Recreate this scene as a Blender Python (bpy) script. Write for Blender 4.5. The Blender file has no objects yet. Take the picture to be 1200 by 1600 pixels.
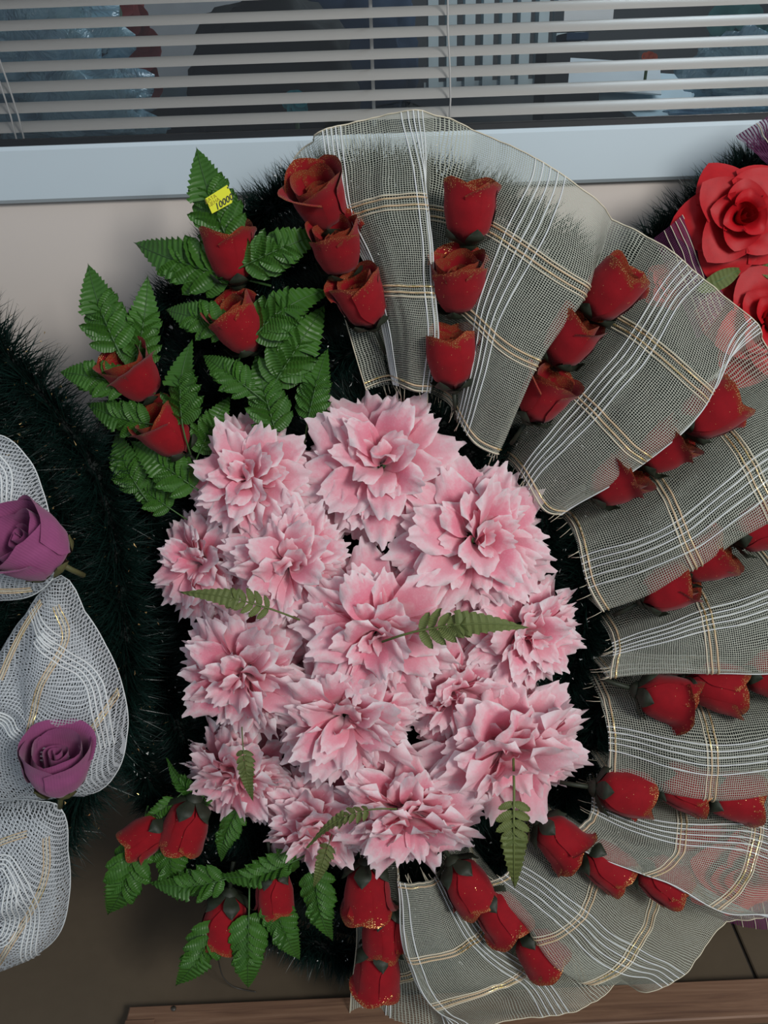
import bpy, math, random
import numpy as np
from mathutils import Vector, Matrix, noise as mnoise
S = bpy.context.scene
COL = S.collection
rnd = random.Random(7)
sin, cos, pi, R = math.sin, math.cos, math.pi, math.radians

# ------------------------------------------------------------------ camera, world, lights, exposure
F = 1280.0
CAM = Vector((0.0, -1.02, 1.0))
PITCH, ROLL = R(28.0), R(2.05)
cd = bpy.data.cameras.new('camera'); cam = bpy.data.objects.new('camera', cd); COL.objects.link(cam)
CR = Matrix.Rotation(R(90) - PITCH, 3, 'X') @ Matrix.Rotation(-ROLL, 3, 'Z')
cam.matrix_world = Matrix.Translation(CAM) @ CR.to_4x4()
cd.sensor_fit = 'VERTICAL'; cd.sensor_height = 24.0; cd.lens = 24.0 * F / 1600.0
cd.clip_start = 0.01
S.camera = cam

w = bpy.data.worlds.new('room_air'); S.world = w; w.use_nodes = True
w.node_tree.nodes['Background'].inputs[0].default_value = (0.76, 0.86, 1.0, 1)
w.node_tree.nodes['Background'].inputs[1].default_value = 0.40

def area(name, loc, target, size, size_y, power, color):
    d = bpy.data.lights.new(name, 'AREA'); d.shape = 'RECTANGLE'; d.size = size; d.size_y = size_y
    d.energy = power; d.color = color
    o = bpy.data.objects.new(name, d); COL.objects.link(o); o.location = loc
    o.rotation_euler = (Vector(target) - Vector(loc)).to_track_quat('-Z', 'Y').to_euler()
    return o
area('daylight_opening', (1.35, -2.1, 1.95), (0, -0.1, 0.6), 0.7, 0.7, 44, (1.0, 0.97, 0.93))
area('back_room_fill', (0.9, 1.1, 2.1), (0.6, 0.9, 0.8), 0.6, 0.6, 9, (0.75, 0.9, 1.0))  # unseen cool fill light, added to brighten the things behind the blind
S.view_settings.view_transform = 'Standard'; S.view_settings.look = 'None'
S.view_settings.exposure = 0.0; S.view_settings.gamma = 1.0
S.view_settings.use_curve_mapping = False
S.cycles.transparent_max_bounces = 32

# ------------------------------------------------------------------ places in the room
LEAN = R(19.5)
W0 = Vector((0, -0.42, 0.0))
WV = Vector((0, sin(LEAN), cos(LEAN)))
WN = Vector((0, -cos(LEAN), sin(LEAN)))
def ray(px, py):
    return (CR @ Vector(((px - 600) / F, (800 - py) / F, -1.0)))
def hit(px, py, p0, n):
    d = ray(px, py)
    return CAM + d * ((p0 - CAM).dot(n) / d.dot(n))
def P(px, py, w=0.0):            # point on the plane the wreaths lean in, raised by w
    return hit(px, py, W0 + WN * w, WN)
def Q(px, py, y):                # point on a vertical plane parallel to the wall
    return hit(px, py, Vector((0, y, 0)), Vector((0, 1, 0)))
def G(px, py, z=0.0):            # point on a level plane
    return hit(px, py, Vector((0, 0, z)), Vector((0, 0, 1)))

# ------------------------------------------------------------------ materials
class NT:
    def __init__(s, name):
        s.m = bpy.data.materials.new(name); s.m.use_nodes = True
        s.t = s.m.node_tree; s.t.nodes.clear()
        s.out = s.t.nodes.new('ShaderNodeOutputMaterial')
    def n(s, typ, **kw):
        nd = s.t.nodes.new('ShaderNode' + typ)
        for k, v in kw.items():
            if k.startswith('_'): setattr(nd, k[1:], v)
        return nd
    def l(s, a, b): s.t.links.new(a, b)
    def put(s, inp, v):
        if hasattr(v, 'is_output') or isinstance(v, bpy.types.NodeSocket): s.l(v, inp)
        else:
            if isinstance(v, tuple) and len(v) == 3: v = (*v, 1)
            inp.default_value = v
    def math(s, op, a, b=0.0, c=None, clamp=False):
        nd = s.n('Math', _operation=op, _use_clamp=clamp)
        s.put(nd.inputs[0], a); s.put(nd.inputs[1], b)
        if c is not None: s.put(nd.inputs[2], c)
        return nd.outputs[0]
    def mix(s, f, a, b):
        nd = s.n('Mix', _data_type='RGBA')
        s.put(nd.inputs[0], f); s.put(nd.inputs[6], a); s.put(nd.inputs[7], b)
        return nd.outputs[2]
    def noise(s, scale, detail=3.0, rough=.5, vec=None, dist=0.0):
        nd = s.n('TexNoise'); nd.inputs['Scale'].default_value = scale
        nd.inputs['Detail'].default_value = detail; nd.inputs['Roughness'].default_value = rough
        nd.inputs['Distortion'].default_value = dist
        s.l(vec if vec else s.obj(), nd.inputs['Vector'])
        return nd.outputs['Fac']
    def obj(s): return s.n('TexCoord').outputs['Object']
    def uv(s):
        sp = s.n('SeparateXYZ'); s.l(s.n('TexCoord').outputs['UV'], sp.inputs[0]); return sp.outputs[0], sp.outputs[1]
    def ramp(s, f, stops):
        nd = s.n('ValToRGB'); r = nd.color_ramp
        while len(r.elements) < len(stops): r.elements.new(0.5)
        for e, (p, c) in zip(r.elements, stops):
            e.position = p; e.color = (*c, 1) if len(c) == 3 else c
        s.put(nd.inputs[0], f); return nd.outputs[0]
    def smooth(s, f, a, b):
        nd = s.n('MapRange', _interpolation_type='SMOOTHSTEP'); s.put(nd.inputs[0], f)
        nd.inputs[1].default_value = a; nd.inputs[2].default_value = b
        return nd.outputs[0]
    def bsdf(s, color, rough=.5, metal=0.0, spec=.5, bump=None, bstr=.3, bdist=.002, sheen=0.0, coat=0.0):
        nd = s.n('BsdfPrincipled')
        s.put(nd.inputs['Base Color'], color); s.put(nd.inputs['Roughness'], rough)
        s.put(nd.inputs['Metallic'], metal); s.put(nd.inputs['Specular IOR Level'], spec)
        s.put(nd.inputs['Sheen Weight'], sheen); s.put(nd.inputs['Coat Weight'], coat)
        if bump is not None:
            b = s.n('Bump'); b.inputs['Strength'].default_value = bstr; b.inputs['Distance'].default_value = bdist
            s.l(bump, b.inputs['Height']); s.l(b.outputs[0], nd.inputs['Normal'])
        return nd.outputs[0]
    def mixs(s, f, a, b):
        nd = s.n('MixShader'); s.put(nd.inputs[0], f); s.l(a, nd.inputs[1]); s.l(b, nd.inputs[2]); return nd.outputs[0]
    def transl(s, color):
        nd = s.n('BsdfTranslucent'); s.put(nd.inputs[0], color); return nd.outputs[0]
    def clear(s):
        return s.n('BsdfTransparent').outputs[0]
    def rand(s): return s.n('ObjectInfo').outputs['Random']
    def done(s, sh): s.l(sh, s.out.inputs['Surface']); return s.m

def plain(name, c, rough=.5, metal=0.0, spec=.5, var=.12, scale=30, bump=0.15, c2=None):
    t = NT(name); f = t.noise(scale, 4)
    col = t.mix(f, c, c2 if c2 else tuple(x * (1 - 2 * var) for x in c))
    return t.done(t.bsdf(col, rough, metal, spec, bump=f, bstr=bump))

def m_petal():
    t = NT('pink_fabric_petal'); u, v = t.uv()
    nz = t.noise(9, 3, .6); st = t.noise(40, 2, .5)
    vv = t.math('ADD', v, t.math('MULTIPLY', t.math('SUBTRACT', nz, .5), .45))
    edge = t.math('POWER', t.math('ABSOLUTE', t.math('SUBTRACT', t.math('MULTIPLY', u, 2), 1)), 3)
    vv = t.math('ADD', vv, t.math('MULTIPLY', edge, .22))
    col = t.ramp(vv, [(0.0, (.93, .84, .84)), (.28, (.92, .62, .67)), (.52, (.90, .27, .38)), (.72, (.92, .36, .46)), (.88, (.93, .66, .71)), (1.0, (.93, .88, .90))])
    col = t.mix(t.math('MULTIPLY', t.rand(), .4), col, (.93, .68, .72))
    col = t.mix(t.math('MULTIPLY', t.smooth(st, .5, .8), .25), col, (.92, .80, .83))
    b = t.bsdf(col, .75, spec=.2, bump=st, bstr=.15, sheen=.15)
    return t.done(t.mixs(.32, b, t.transl(col)))

def m_bud(name, c1, c2, gold=True, sheen=.12, rough=.8, spec=.2, veins=0.0):
    t = NT(name); u, v = t.uv()
    nz = t.noise(7, 3); fine = t.noise(90, 2)
    col = t.mix(nz, c1, c2)
    if veins:
        wv = t.n('TexWave', _wave_type='BANDS', _bands_direction='X'); wv.inputs['Scale'].default_value = 9; wv.inputs['Distortion'].default_value = 1.5
        t.l(t.n('TexCoord').outputs['UV'], wv.inputs['Vector']); fine = wv.outputs['Fac']
        col = t.mix(t.math('MULTIPLY', fine, veins), col, c2)
    if not gold:
        return t.done(t.bsdf(col, rough, spec=spec, bump=fine, bstr=.12, sheen=sheen))
    band = t.smooth(t.math('ADD', v, t.math('MULTIPLY', t.math('SUBTRACT', nz, .5), .35)), .84, .97)
    col = t.mix(t.math('MULTIPLY', band, .6), col, (.20, .04, .008))
    vo = t.n('TexVoronoi'); vo.inputs['Scale'].default_value = 58; t.l(t.obj(), vo.inputs['Vector'])
    sp = t.n('SeparateColor'); t.l(vo.outputs['Color'], sp.inputs[0])
    dots = t.math('LESS_THAN', vo.outputs['Distance'], .34)
    fl = t.math('MULTIPLY', dots, t.math('GREATER_THAN', sp.outputs[0], t.math('SUBTRACT', .99, t.math('MULTIPLY', band, .78))))
    base = t.bsdf(col, rough, spec=spec, bump=fine, bstr=.15, sheen=sheen)
    gl = t.bsdf(t.mix(sp.outputs[1], (.95, .50, .12), (1.0, .75, .35)), .28, metal=.85)
    return t.done(t.mixs(fl, base, gl))

def m_leaf(name, c1, c2, rough=.32, spec=.45):
    t = NT(name); nz = t.noise(6, 3); f = t.noise(60, 3)
    u, v = t.uv()
    wv = t.n('TexWave', _wave_type='BANDS', _bands_direction='Y'); wv.inputs['Scale'].default_value = 3.2; wv.inputs['Distortion'].default_value = 1.2
    t.l(t.n('TexCoord').outputs['UV'], wv.inputs['Vector'])
    col = t.mix(nz, c1, c2); col = t.mix(t.math('MULTIPLY', t.rand(), .35), col, tuple(x * .55 for x in c1))
    b = t.bsdf(col, t.math('ADD', rough, t.math('MULTIPLY', f, .2)), spec=spec, bump=wv.outputs['Fac'], bstr=.25, bdist=.02)
    return t.done(t.mixs(.18, b, t.transl(col)))

def m_net(name, c, width=.27, wob=.18):
    t = NT(name); u, v = t.uv()
    nz = t.noise(26, 2, .5); n2 = t.noise(23, 2, .5, dist=.4)
    uu = t.math('ADD', u, t.math('MULTIPLY', nz, 2.2)); vv = t.math('ADD', v, t.math('MULTIPLY', n2, 2.2))
    wd = t.math('ADD', width - wob * .5, t.math('MULTIPLY', t.noise(400, 1), wob))
    a = t.math('LESS_THAN', t.math('FRACT', uu), wd); b = t.math('LESS_THAN', t.math('FRACT', vv), wd)
    m = t.math('MAXIMUM', a, b)
    col = t.mix(nz, c, tuple(x * .82 for x in c))
    th = t.mixs(.40, t.bsdf(col, .6, spec=.3), t.transl(col))
    return t.done(t.mixs(m, t.clear(), th))

def m_gold():
    t = NT('gold_lurex'); vo = t.n('TexVoronoi'); vo.inputs['Scale'].default_value = 600; t.l(t.obj(), vo.inputs['Vector'])
    sp = t.n('SeparateColor'); t.l(vo.outputs['Color'], sp.inputs[0])
    big = t.noise(22, 2)
    f = t.math('MULTIPLY', t.math('GREATER_THAN', sp.outputs[0], .45), t.smooth(big, .45, .6))
    a = t.bsdf((.62, .47, .30), .5)
    g = t.bsdf(t.mix(sp.outputs[1], (1.0, .72, .22), (1.0, .88, .5)), .22, metal=.9)
    return t.done(t.mixs(f, a, g))

def m_wall():
    t = NT('beige_wall_paint'); f = t.noise(3, 4); g = t.noise(160, 3)
    return t.done(t.bsdf(t.mix(f, (.69, .63, .575), (.64, .58, .53)), .7, spec=.25, bump=g, bstr=.06, bdist=.001))
def m_tile():
    t = NT('brown_floor_tile'); f = t.noise(5, 5); g = t.noise(60, 4)
    col = t.mix(f, (.085, .068, .047), (.15, .115, .075)); col = t.mix(t.math('MULTIPLY', g, .3), col, (.05, .036, .024))
    return t.done(t.bsdf(col, .42, spec=.35, bump=g, bstr=.08, bdist=.001))
def m_wood():
    t = NT('worn_brown_wood'); mp = t.n('Mapping'); mp.inputs['Scale'].default_value = (1.5, 30, 30); t.l(t.obj(), mp.inputs[0])
    f = t.noise(4, 5, .6, mp.outputs[0], .6)
    return t.done(t.bsdf(t.ramp(f, [(.3, (.10, .050, .030)), (.55, (.20, .11, .065)), (.8, (.27, .17, .11))]), .6, bump=f, bstr=.25))
def m_glass():
    t = NT('window_glass'); g = t.n('BsdfGlossy'); g.inputs['Roughness'].default_value = .02
    lw = t.n('Fresnel'); lw.inputs[0].default_value = 1.45
    return t.done(t.mixs(t.math('MULTIPLY', lw.outputs[0], .9), t.clear(), g.outputs[0]))
def m_bag(name, c):
    t = NT(name); f = t.noise(22, 4, .6, dist=1.0)
    b = t.bsdf(t.mix(f, c, tuple(min(1, x * 2.2) for x in c)), .12, spec=.8, bump=f, bstr=1.0, bdist=.02)
    return t.done(t.mixs(.72, t.clear(), b))
def m_needle(name, c1, c2):
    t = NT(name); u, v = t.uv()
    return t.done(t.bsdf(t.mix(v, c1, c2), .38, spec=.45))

M = dict(
    petal=m_petal(),
    bud=m_bud('red_velvet_glitter_rim', (.30, .003, .009), (.20, .002, .007)),
    satin=m_bud('red_satin', (.50, .007, .012), (.34, .004, .009), gold=False, rough=.5, spec=.25, sheen=0.0),
    purple=m_bud('mauve_fabric', (.36, .095, .23), (.26, .06, .17), gold=False, rough=.6, sheen=.15, veins=.35),
    calyx=plain('dark_calyx_green', (.018, .026, .013), .6, bump=.1),
    olive_calyx=plain('olive_calyx', (.10, .10, .035), .6),
    fern=m_leaf('fern_green', (.040, .135, .016), (.070, .20, .028)),
    olive=m_leaf('olive_fern', (.125, .17, .045), (.17, .205, .06), rough=.5),
    stalk=plain('green_stalk', (.05, .13, .03), .5),
    wire=plain('dark_wire', (.06, .055, .045), .45),
    net=m_net('cream_net', (.66, .70, .59), .27),
    net2=m_net('white_net', (.80, .85, .88), .30),
    net3=m_net('purple_net', (.20, .05, .14), .42),
    white=plain('white_yarn', (.72, .76, .76), .55, var=.05),
    cream=plain('cream_yarn', (.72, .66, .50), .55, var=.08),
    gold=m_gold(),
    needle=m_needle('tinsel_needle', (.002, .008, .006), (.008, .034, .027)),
    core=plain('tinsel_core', (.003, .008, .006), .8),
    glit=plain('glitter_fleck', (.85, .88, .85), .35, metal=.15),
    ggold=plain('gold_fleck', (.9, .6, .25), .25, metal=.8),
    board=plain('dark_backing', (.01, .018, .014), .9),
    wall=m_wall(), tile=m_tile(), wood=m_wood(), glass=m_glass(),
    grout=plain('dark_grout', (.02, .016, .012), .9),
    pvc=plain('pale_window_plastic', (.56, .66, .71), .35, var=.02, scale=4, bump=.02),
    gasket=plain('black_gasket', (.008, .010, .012), .5),
    slat=plain('grey_slat_enamel', (.50, .495, .47), .4, var=.03, scale=6, bump=.02),
    cord=plain('white_cord', (.6, .6, .58), .6),
    sticker=plain('yellow_sticker', (.78, .80, .03), .5, var=.02, bump=.02),
    ink=plain('dark_ink', (.04, .05, .03), .6), print=plain('brown_print', (.35, .25, .02), .6),
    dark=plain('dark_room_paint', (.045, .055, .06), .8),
    grey=plain('grey_blue_panel', (.28, .33, .37), .6), blue=plain('pale_blue_board', (.45, .68, .78), .5),
    paper=plain('white_paper', (.8, .88, .92), .6, var=.02), teal=plain('teal_petal', (.02, .35, .42), .5),
    redbrown=plain('dull_red_petal', (.22, .02, .02), .6), sage=plain('sage_petal', (.16, .26, .18), .6),
    bag=m_bag('clear_blue_wrap', (.25, .42, .65)), book=plain('striped_radiator_paint', (.42, .55, .60), .5),
    deskwood=plain('desk_brown', (.10, .085, .07), .6), navy=plain('navy_cloth', (.015, .05, .11), .8),
)

# ------------------------------------------------------------------ mesh helpers
def tag(o, label=None, cat=None, group=None, kind=None):
    for k, v in (('label', label), ('category', cat), ('group', group), ('kind', kind)):
        if v: o[k] = v
    return o
def empty(name, mat4=None):
    o = bpy.data.objects.new(name, None); COL.objects.link(o); o.empty_display_size = .02
    if mat4 is not None: o.matrix_world = mat4
    return o
def link(name, me, parent=None, mat4=None):
    o = bpy.data.objects.new(name, me); COL.objects.link(o)
    if parent is not None: o.parent = parent
    if mat4 is not None:
        if parent is not None: o.matrix_basis = mat4
        else: o.matrix_world = mat4
    return o
def mesh(name, vs, fs, m, uvs=None, smooth=True, mats=None, mi=None):
    me = bpy.data.meshes.new(name); me.from_pydata([tuple(v) for v in vs], [], fs)
    if uvs is not None:
        l = me.uv_layers.new(name='UVMap'); idx = np.empty(len(me.loops), dtype=np.int32)
        me.loops.foreach_get('vertex_index', idx)
        l.data.foreach_set('uv', np.asarray(uvs, dtype=np.float32)[idx].ravel())
    if smooth: me.polygons.foreach_set('use_smooth', [True] * len(me.polygons))
    me.materials.append(m)
    if mats:
        for x in mats: me.materials.append(x)
    if mi is not None: me.polygons.foreach_set('material_index', mi)
    me.update(); return me
def grid(nu, nv, fn, closed=False):
    vs, uvs, fs = [], [], []
    for j in range(nv + 1):
        for i in range(nu + (0 if closed else 1)):
            c, uv = fn(i / nu, j / nv); vs.append(c); uvs.append(uv)
    k = nu if closed else nu + 1
    for j in range(nv):
        for i in range(nu):
            a = j * k + i; b = j * k + (i + 1) % k
            fs.append((a, b, b + k, a + k))
    return vs, fs, uvs
class MB:
    def __init__(s): s.v, s.f, s.u = [], [], []
    def add(s, vs, fs, uvs=None):
        o = len(s.v); s.v += [Vector(v) for v in vs]; s.f += [tuple(i + o for i in f) for f in fs]
        s.u += list(uvs) if uvs else [(0, 0)] * len(vs); return s
    def box(s, lo, hi, rot=None, c=None, bev=0.0):
        x0, y0, z0 = lo; x1, y1, z1 = hi
        b = bev
        vs = []
        for (x, sx) in ((x0, 1), (x1, -1)):
            for (y, sy) in ((y0, 1), (y1, -1)):
                for (z, sz) in ((z0, 1), (z1, -1)):
                    vs += [(x + sx * b, y + sy * b, z)] if b else [(x, y, z)]
        if not b:
            fs = [(0, 1, 3, 2), (4, 6, 7, 5), (0, 4, 5, 1), (2, 3, 7, 6), (0, 2, 6, 4), (1, 5, 7, 3)]
        else:
            vs = []
            for zz, ins in ((z0, b), (z0 + b, 0), (z1 - b, 0), (z1, b)):
                for (x, y) in ((x0, y0), (x1, y0), (x1, y1), (x0, y1)):
                    cx = (x0 + x1) / 2; cy = (y0 + y1) / 2
                    vs.append((x + (ins if x < cx else -ins), y + (ins if y < cy else -ins), zz))
            fs = [(3, 2, 1, 0), (12, 13, 14, 15)]
            for k in range(3):
                for i in range(4): fs.append((k * 4 + i, k * 4 + (i + 1) % 4, k * 4 + 4 + (i + 1) % 4, k * 4 + 4 + i))
        if rot is not None: vs = [rot @ Vector(v) for v in vs]
        if c is not None: vs = [Vector(v) + c for v in vs]
        return s.add(vs, fs)
    def tube(s, pts, r, n=5):
        pts = [Vector(p) for p in pts]; rr = r if isinstance(r, (list, tuple)) else [r] * len(pts)
        vs, fs = [], []
        t0 = (pts[1] - pts[0]).normalized(); up = Vector((0, 0, 1)) if abs(t0.z) < .9 else Vector((1, 0, 0))
        for i, p in enumerate(pts):
            t = (pts[min(i + 1, len(pts) - 1)] - pts[max(i - 1, 0)]).normalized()
            a = t.cross(up).normalized(); b = a.cross(t).normalized(); up = b
            for k in range(n):
                q = 2 * pi * k / n; vs.append(p + (a * cos(q) + b * sin(q)) * rr[i])
        for i in range(len(pts) - 1):
            for k in range(n):
                fs.append((i * n + k, i * n + (k + 1) % n, (i + 1) * n + (k + 1) % n, (i + 1) * n + k))
        fs.append(tuple(range(n))[::-1]); fs.append(tuple((len(pts) - 1) * n + k for k in range(n)))
        return s.add(vs, fs)
    def me(s, name, m, smooth=True): return mesh(name, s.v, s.f, m, s.u, smooth)
    def obj(s, name, m, parent=None, smooth=True): return link(name, s.me(name, m, smooth), parent)
def frame(loc, z, x=None, scale=1.0):
    z = Vector(z).normalized(); x = Vector(x) if x is not None else Vector((1, 0, 0))
    x = (x - z * x.dot(z)).normalized(); y = z.cross(x)
    m = Matrix((x, y, z)).transposed().to_4x4()
    return Matrix.Translation(loc) @ m @ Matrix.Scale(scale, 4)
def copy_tree(o, parent=None, local=None):
    c = o.copy(); COL.objects.link(c)
    if parent is not None: c.parent = parent
    for ch in kids[o.name]: copy_tree(ch, c)
    return c
kids = {}
def index_kids():
    kids.clear()
    for o in bpy.data.objects: kids.setdefault(o.name, [])
    for o in bpy.data.objects:
        if o.parent: kids[o.parent.name].append(o)
def crom(pts, t):                # Catmull-Rom through pts, t in [0, len-1]
    n = len(pts); i = max(0, min(n - 2, int(math.floor(t)))); f = t - i
    p = [Vector(pts[max(0, min(n - 1, k))]) for k in (i - 1, i, i + 1, i + 2)]
    return .5 * ((2 * p[1]) + (p[2] - p[0]) * f + (2 * p[0] - 5 * p[1] + 4 * p[2] - p[3]) * f * f + (3 * p[1] - p[0] - 3 * p[2] + p[3]) * f ** 3)
def sm(a, b, x):
    x = max(0, min(1, (x - a) / (b - a))); return x * x * (3 - 2 * x)
def nz(x, y, z=0.0): return mnoise.noise(Vector((x, y, z)))

# ------------------------------------------------------------------ the room shell
def struct(name, mb, m, smooth=False, parent=None):
    o = mb.obj(name, m, parent, smooth)
    if parent is None: o['kind'] = 'structure'
    return o
ZF0 = Q(600, 290, 0).z; ZF1 = Q(600, 208, 0).z
struct('wall_back', MB().box((-2.2, 0, 0), (2.2, .10, ZF0)).box((-2.2, 0, ZF0), (-1.35, .10, 2.4)).box((1.35, 0, ZF0), (2.2, .10, 2.4)).box((-1.35, 0, 2.0), (1.35, .10, 2.4)), M['wall'])
win = struct('window_1', MB().box((-1.35, -.012, ZF0 - .004), (1.35, .06, ZF1), bev=.004), M['pvc'])
for nm, a, b in (('window_frame', (-1.35, -.012, ZF1), (-1.28, .06, 2.0)), ('window_frame', (1.28, -.012, ZF1), (1.35, .06, 2.0)), ('window_frame', (-1.28, -.012, 1.93), (1.28, .06, 2.0))):
    MB().box(a, b, bev=.004).obj(nm, M['pvc'], win, False)
zg = Q(600, 199, 0.005).z
MB().box((-1.28, .0, ZF1 - .001), (1.28, .02, zg + .001), bev=.001).obj('gasket', M['gasket'], win, False)
MB().box((-1.28, .010, ZF1), (1.28, .013, 1.93)).obj('pane', M['glass'], win, False)

fl = struct('floor', MB().box((-2.6, -2.9, -.06), (2.6, 2.2, -.004)), M['grout'])
TX, TY, TS = .44, -.53, .48
xs = [TX + TS * k for k in range(-5, 4)]; ys = [TY + TS * k for k in range(-4, 3)]
tm = MB().box((.002, .002, -.012), (TS - .002, TS - .002, 0), bev=.0015).me('tile', M['tile'], False)
for x in xs:
    for y in ys: link('tile', tm, fl, Matrix.Translation((x, y, 0)))

# back room seen between the slats
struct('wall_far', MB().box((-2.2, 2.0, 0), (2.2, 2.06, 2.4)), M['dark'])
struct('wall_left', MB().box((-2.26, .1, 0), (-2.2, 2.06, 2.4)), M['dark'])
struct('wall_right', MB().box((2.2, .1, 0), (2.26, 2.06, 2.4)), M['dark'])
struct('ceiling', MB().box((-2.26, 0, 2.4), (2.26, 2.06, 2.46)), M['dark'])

# blind
bl = empty('venetian_blind', Matrix.Translation((0, .045, ZF1)))
tag(bl, 'grey horizontal slatted blind with white pull cords behind the window pane', 'blind')
def slat_mesh():
    prof = []
    for k in range(9):
        a = (k / 8 - .5); prof.append((a * .0235, .0022 * (1 - (2 * a) ** 2)))
    tl = R(29); vs, fs = [], []
    for x in (-1.26, 1.26):
        for (p, h) in prof:
            vs.append((x, p * cos(tl) - h * sin(tl), p * sin(tl) + h * cos(tl)))
    k = 9
    for i in range(8): fs.append((i, i + 1, k + i + 1, k + i))
    me = mesh('slat', vs, fs, M['slat']); return me
sme = slat_mesh()
zs = [Q(600, y, .045).z for y in (178, 148, 116, 84, 51, 19)]
d = (zs[-1] - zs[0]) / 5
zz = zs + [zs[-1] + d * k for k in range(1, 12)]
for z in zz:
    o = link('slat', sme, bl, Matrix.Translation((0, 0, z - ZF1)) @ Matrix.Rotation(R(rnd.uniform(-1.2, 1.2)), 4, 'X'))
for px_, nm in ((701, 'pull_cord'), (4, 'pull_cord'), (16, 'pull_cord')):
    p = Q(px_, 190, .030); top = zz[-1] - ZF1
    pts = [Vector((p.x + .002 * sin(k * 1.3) + (0 if px_ > 100 else -.03 * (k / 10) + .012), -.016, (k / 10) * top - .004)) for k in range(11)]
    MB().tube(pts, .0011, 5).obj(nm, M['cord'], bl)
for px_ in (585, ):
    p = Q(px_, 190, .03)
    MB().box((p.x - .002, .012, -.002), (p.x + .002, .0145, zz[-1] - ZF1)).obj('ladder_tape', M['cord'], bl)

# ------------------------------------------------------------------ plank, wire
a = G(202, 1572, .016); b = G(1260, 1524, .016)
ax = (b - a).normalized(); ax.z = 0; L = (b - a).length; wy = Vector((ax.y, -ax.x, 0))
pm = Matrix((ax, -wy, Vector((0, 0, 1)))).transposed().to_4x4(); pm.translation = Vector((a.x, a.y, 0))
pl = link('wooden_plank', MB().box((0, -.046, 0.0005), (L + .5, 0, .016), bev=.0018).me('wooden_plank', M['wood'], False), None, pm)
tag(pl, 'narrow worn brown wooden plank lying on the floor tiles', 'plank')
MB().box((.0, -.044, .0165), (.035, -.018, .0185), bev=.0008).obj('end_block', M['wood'], pl, False)
nail = MB(); nail.tube([(.055, -.006, .0155), (.055, -.006, .0178)], .003, 10); nail.obj('nail_head', M['wire'], pl)
wp = [G(340, 1495, .06), G(348, 1525, .03), G(362, 1540, .012), G(378, 1546, .004), G(400, 1550, .003)]
tag(MB().tube([crom(wp, k / 6) for k in range(25)], .0008, 5).obj('wire', M['wire']), 'thin dark wire curling to the floor under the lower left fern leaves', 'wire')

# ------------------------------------------------------------------ tinsel garland
def needles(curve, dens, length, rcore, seed, seg=None, width=.0009, back=-.35, up=WN):
    g = np.random.default_rng(seed)
    C = np.array([tuple(p) for p in curve]); seglen = np.linalg.norm(np.diff(C, axis=0), axis=1)
    cum = np.concatenate([[0], np.cumsum(seglen)]); tot = cum[-1]; n = int(tot * dens)
    s = g.random(n) * tot; i = np.clip(np.searchsorted(cum, s) - 1, 0, len(C) - 2); f = ((s - cum[i]) / seglen[i])[:, None]
    p = C[i] * (1 - f) + C[i + 1] * f; t = (C[i + 1] - C[i]) / seglen[i][:, None]
    d = g.normal(size=(n, 3)); nn = np.array(tuple(up))
    d -= (d * t).sum(1)[:, None] * t; d /= np.linalg.norm(d, axis=1)[:, None]
    dn = d @ nn; flip = dn < back; d[flip] -= 2 * dn[flip][:, None] * nn
    d += t * g.normal(size=n)[:, None] * .35 + g.normal(size=(n, 3)) * .1
    clump = np.sin(s * 140)[:, None] * t * .25; d += clump
    d /= np.linalg.norm(d, axis=1)[:, None]
    Ln = length * (.6 + .42 * g.random(n))[:, None]
    a0 = p + d * rcore * .6; a1 = p + d * Ln
    side = np.cross(d, g.normal(size=(n, 3))); side /= np.linalg.norm(side, axis=1)[:, None]
    V = np.empty((n * 3, 3)); V[0::3] = a0 + side * width; V[1::3] = a0 - side * width; V[2::3] = a1
    U = np.zeros((n * 3, 2)); rr = g.random(n); U[0::3, 1] = 0; U[2::3, 1] = .4 + .6 * rr; U[:, 0] = np.repeat(rr, 3)
    return V, U, a1
def tri_mesh(name, V, U, m):
    n = len(V) // 3; me = bpy.data.meshes.new(name)
    me.vertices.add(len(V)); me.vertices.foreach_set('co', V.astype(np.float32).ravel())
    me.loops.add(n * 3); me.loops.foreach_set('vertex_index', np.arange(n * 3, dtype=np.int32))
    me.polygons.add(n); me.polygons.foreach_set('loop_start', np.arange(0, n * 3, 3, dtype=np.int32))
    try: me.polygons.foreach_set('loop_total', np.full(n, 3, dtype=np.int32))
    except Exception: pass
    l = me.uv_layers.new(name='UVMap'); l.data.foreach_set('uv', U.astype(np.float32).ravel())
    me.materials.append(m); me.update(calc_edges=True); me.validate(); return me
def ellipse(c, rx, ry, a0, a1, w, n=90, wob=6):
    return [P(c[0] + (rx + wob * sin(9 * q + rx)) * cos(q), c[1] - (ry + wob * cos(7 * q)) * sin(q), w) for q in [R(a0 + (a1 - a0) * k / n) for k in range(n + 1)]]
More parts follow.
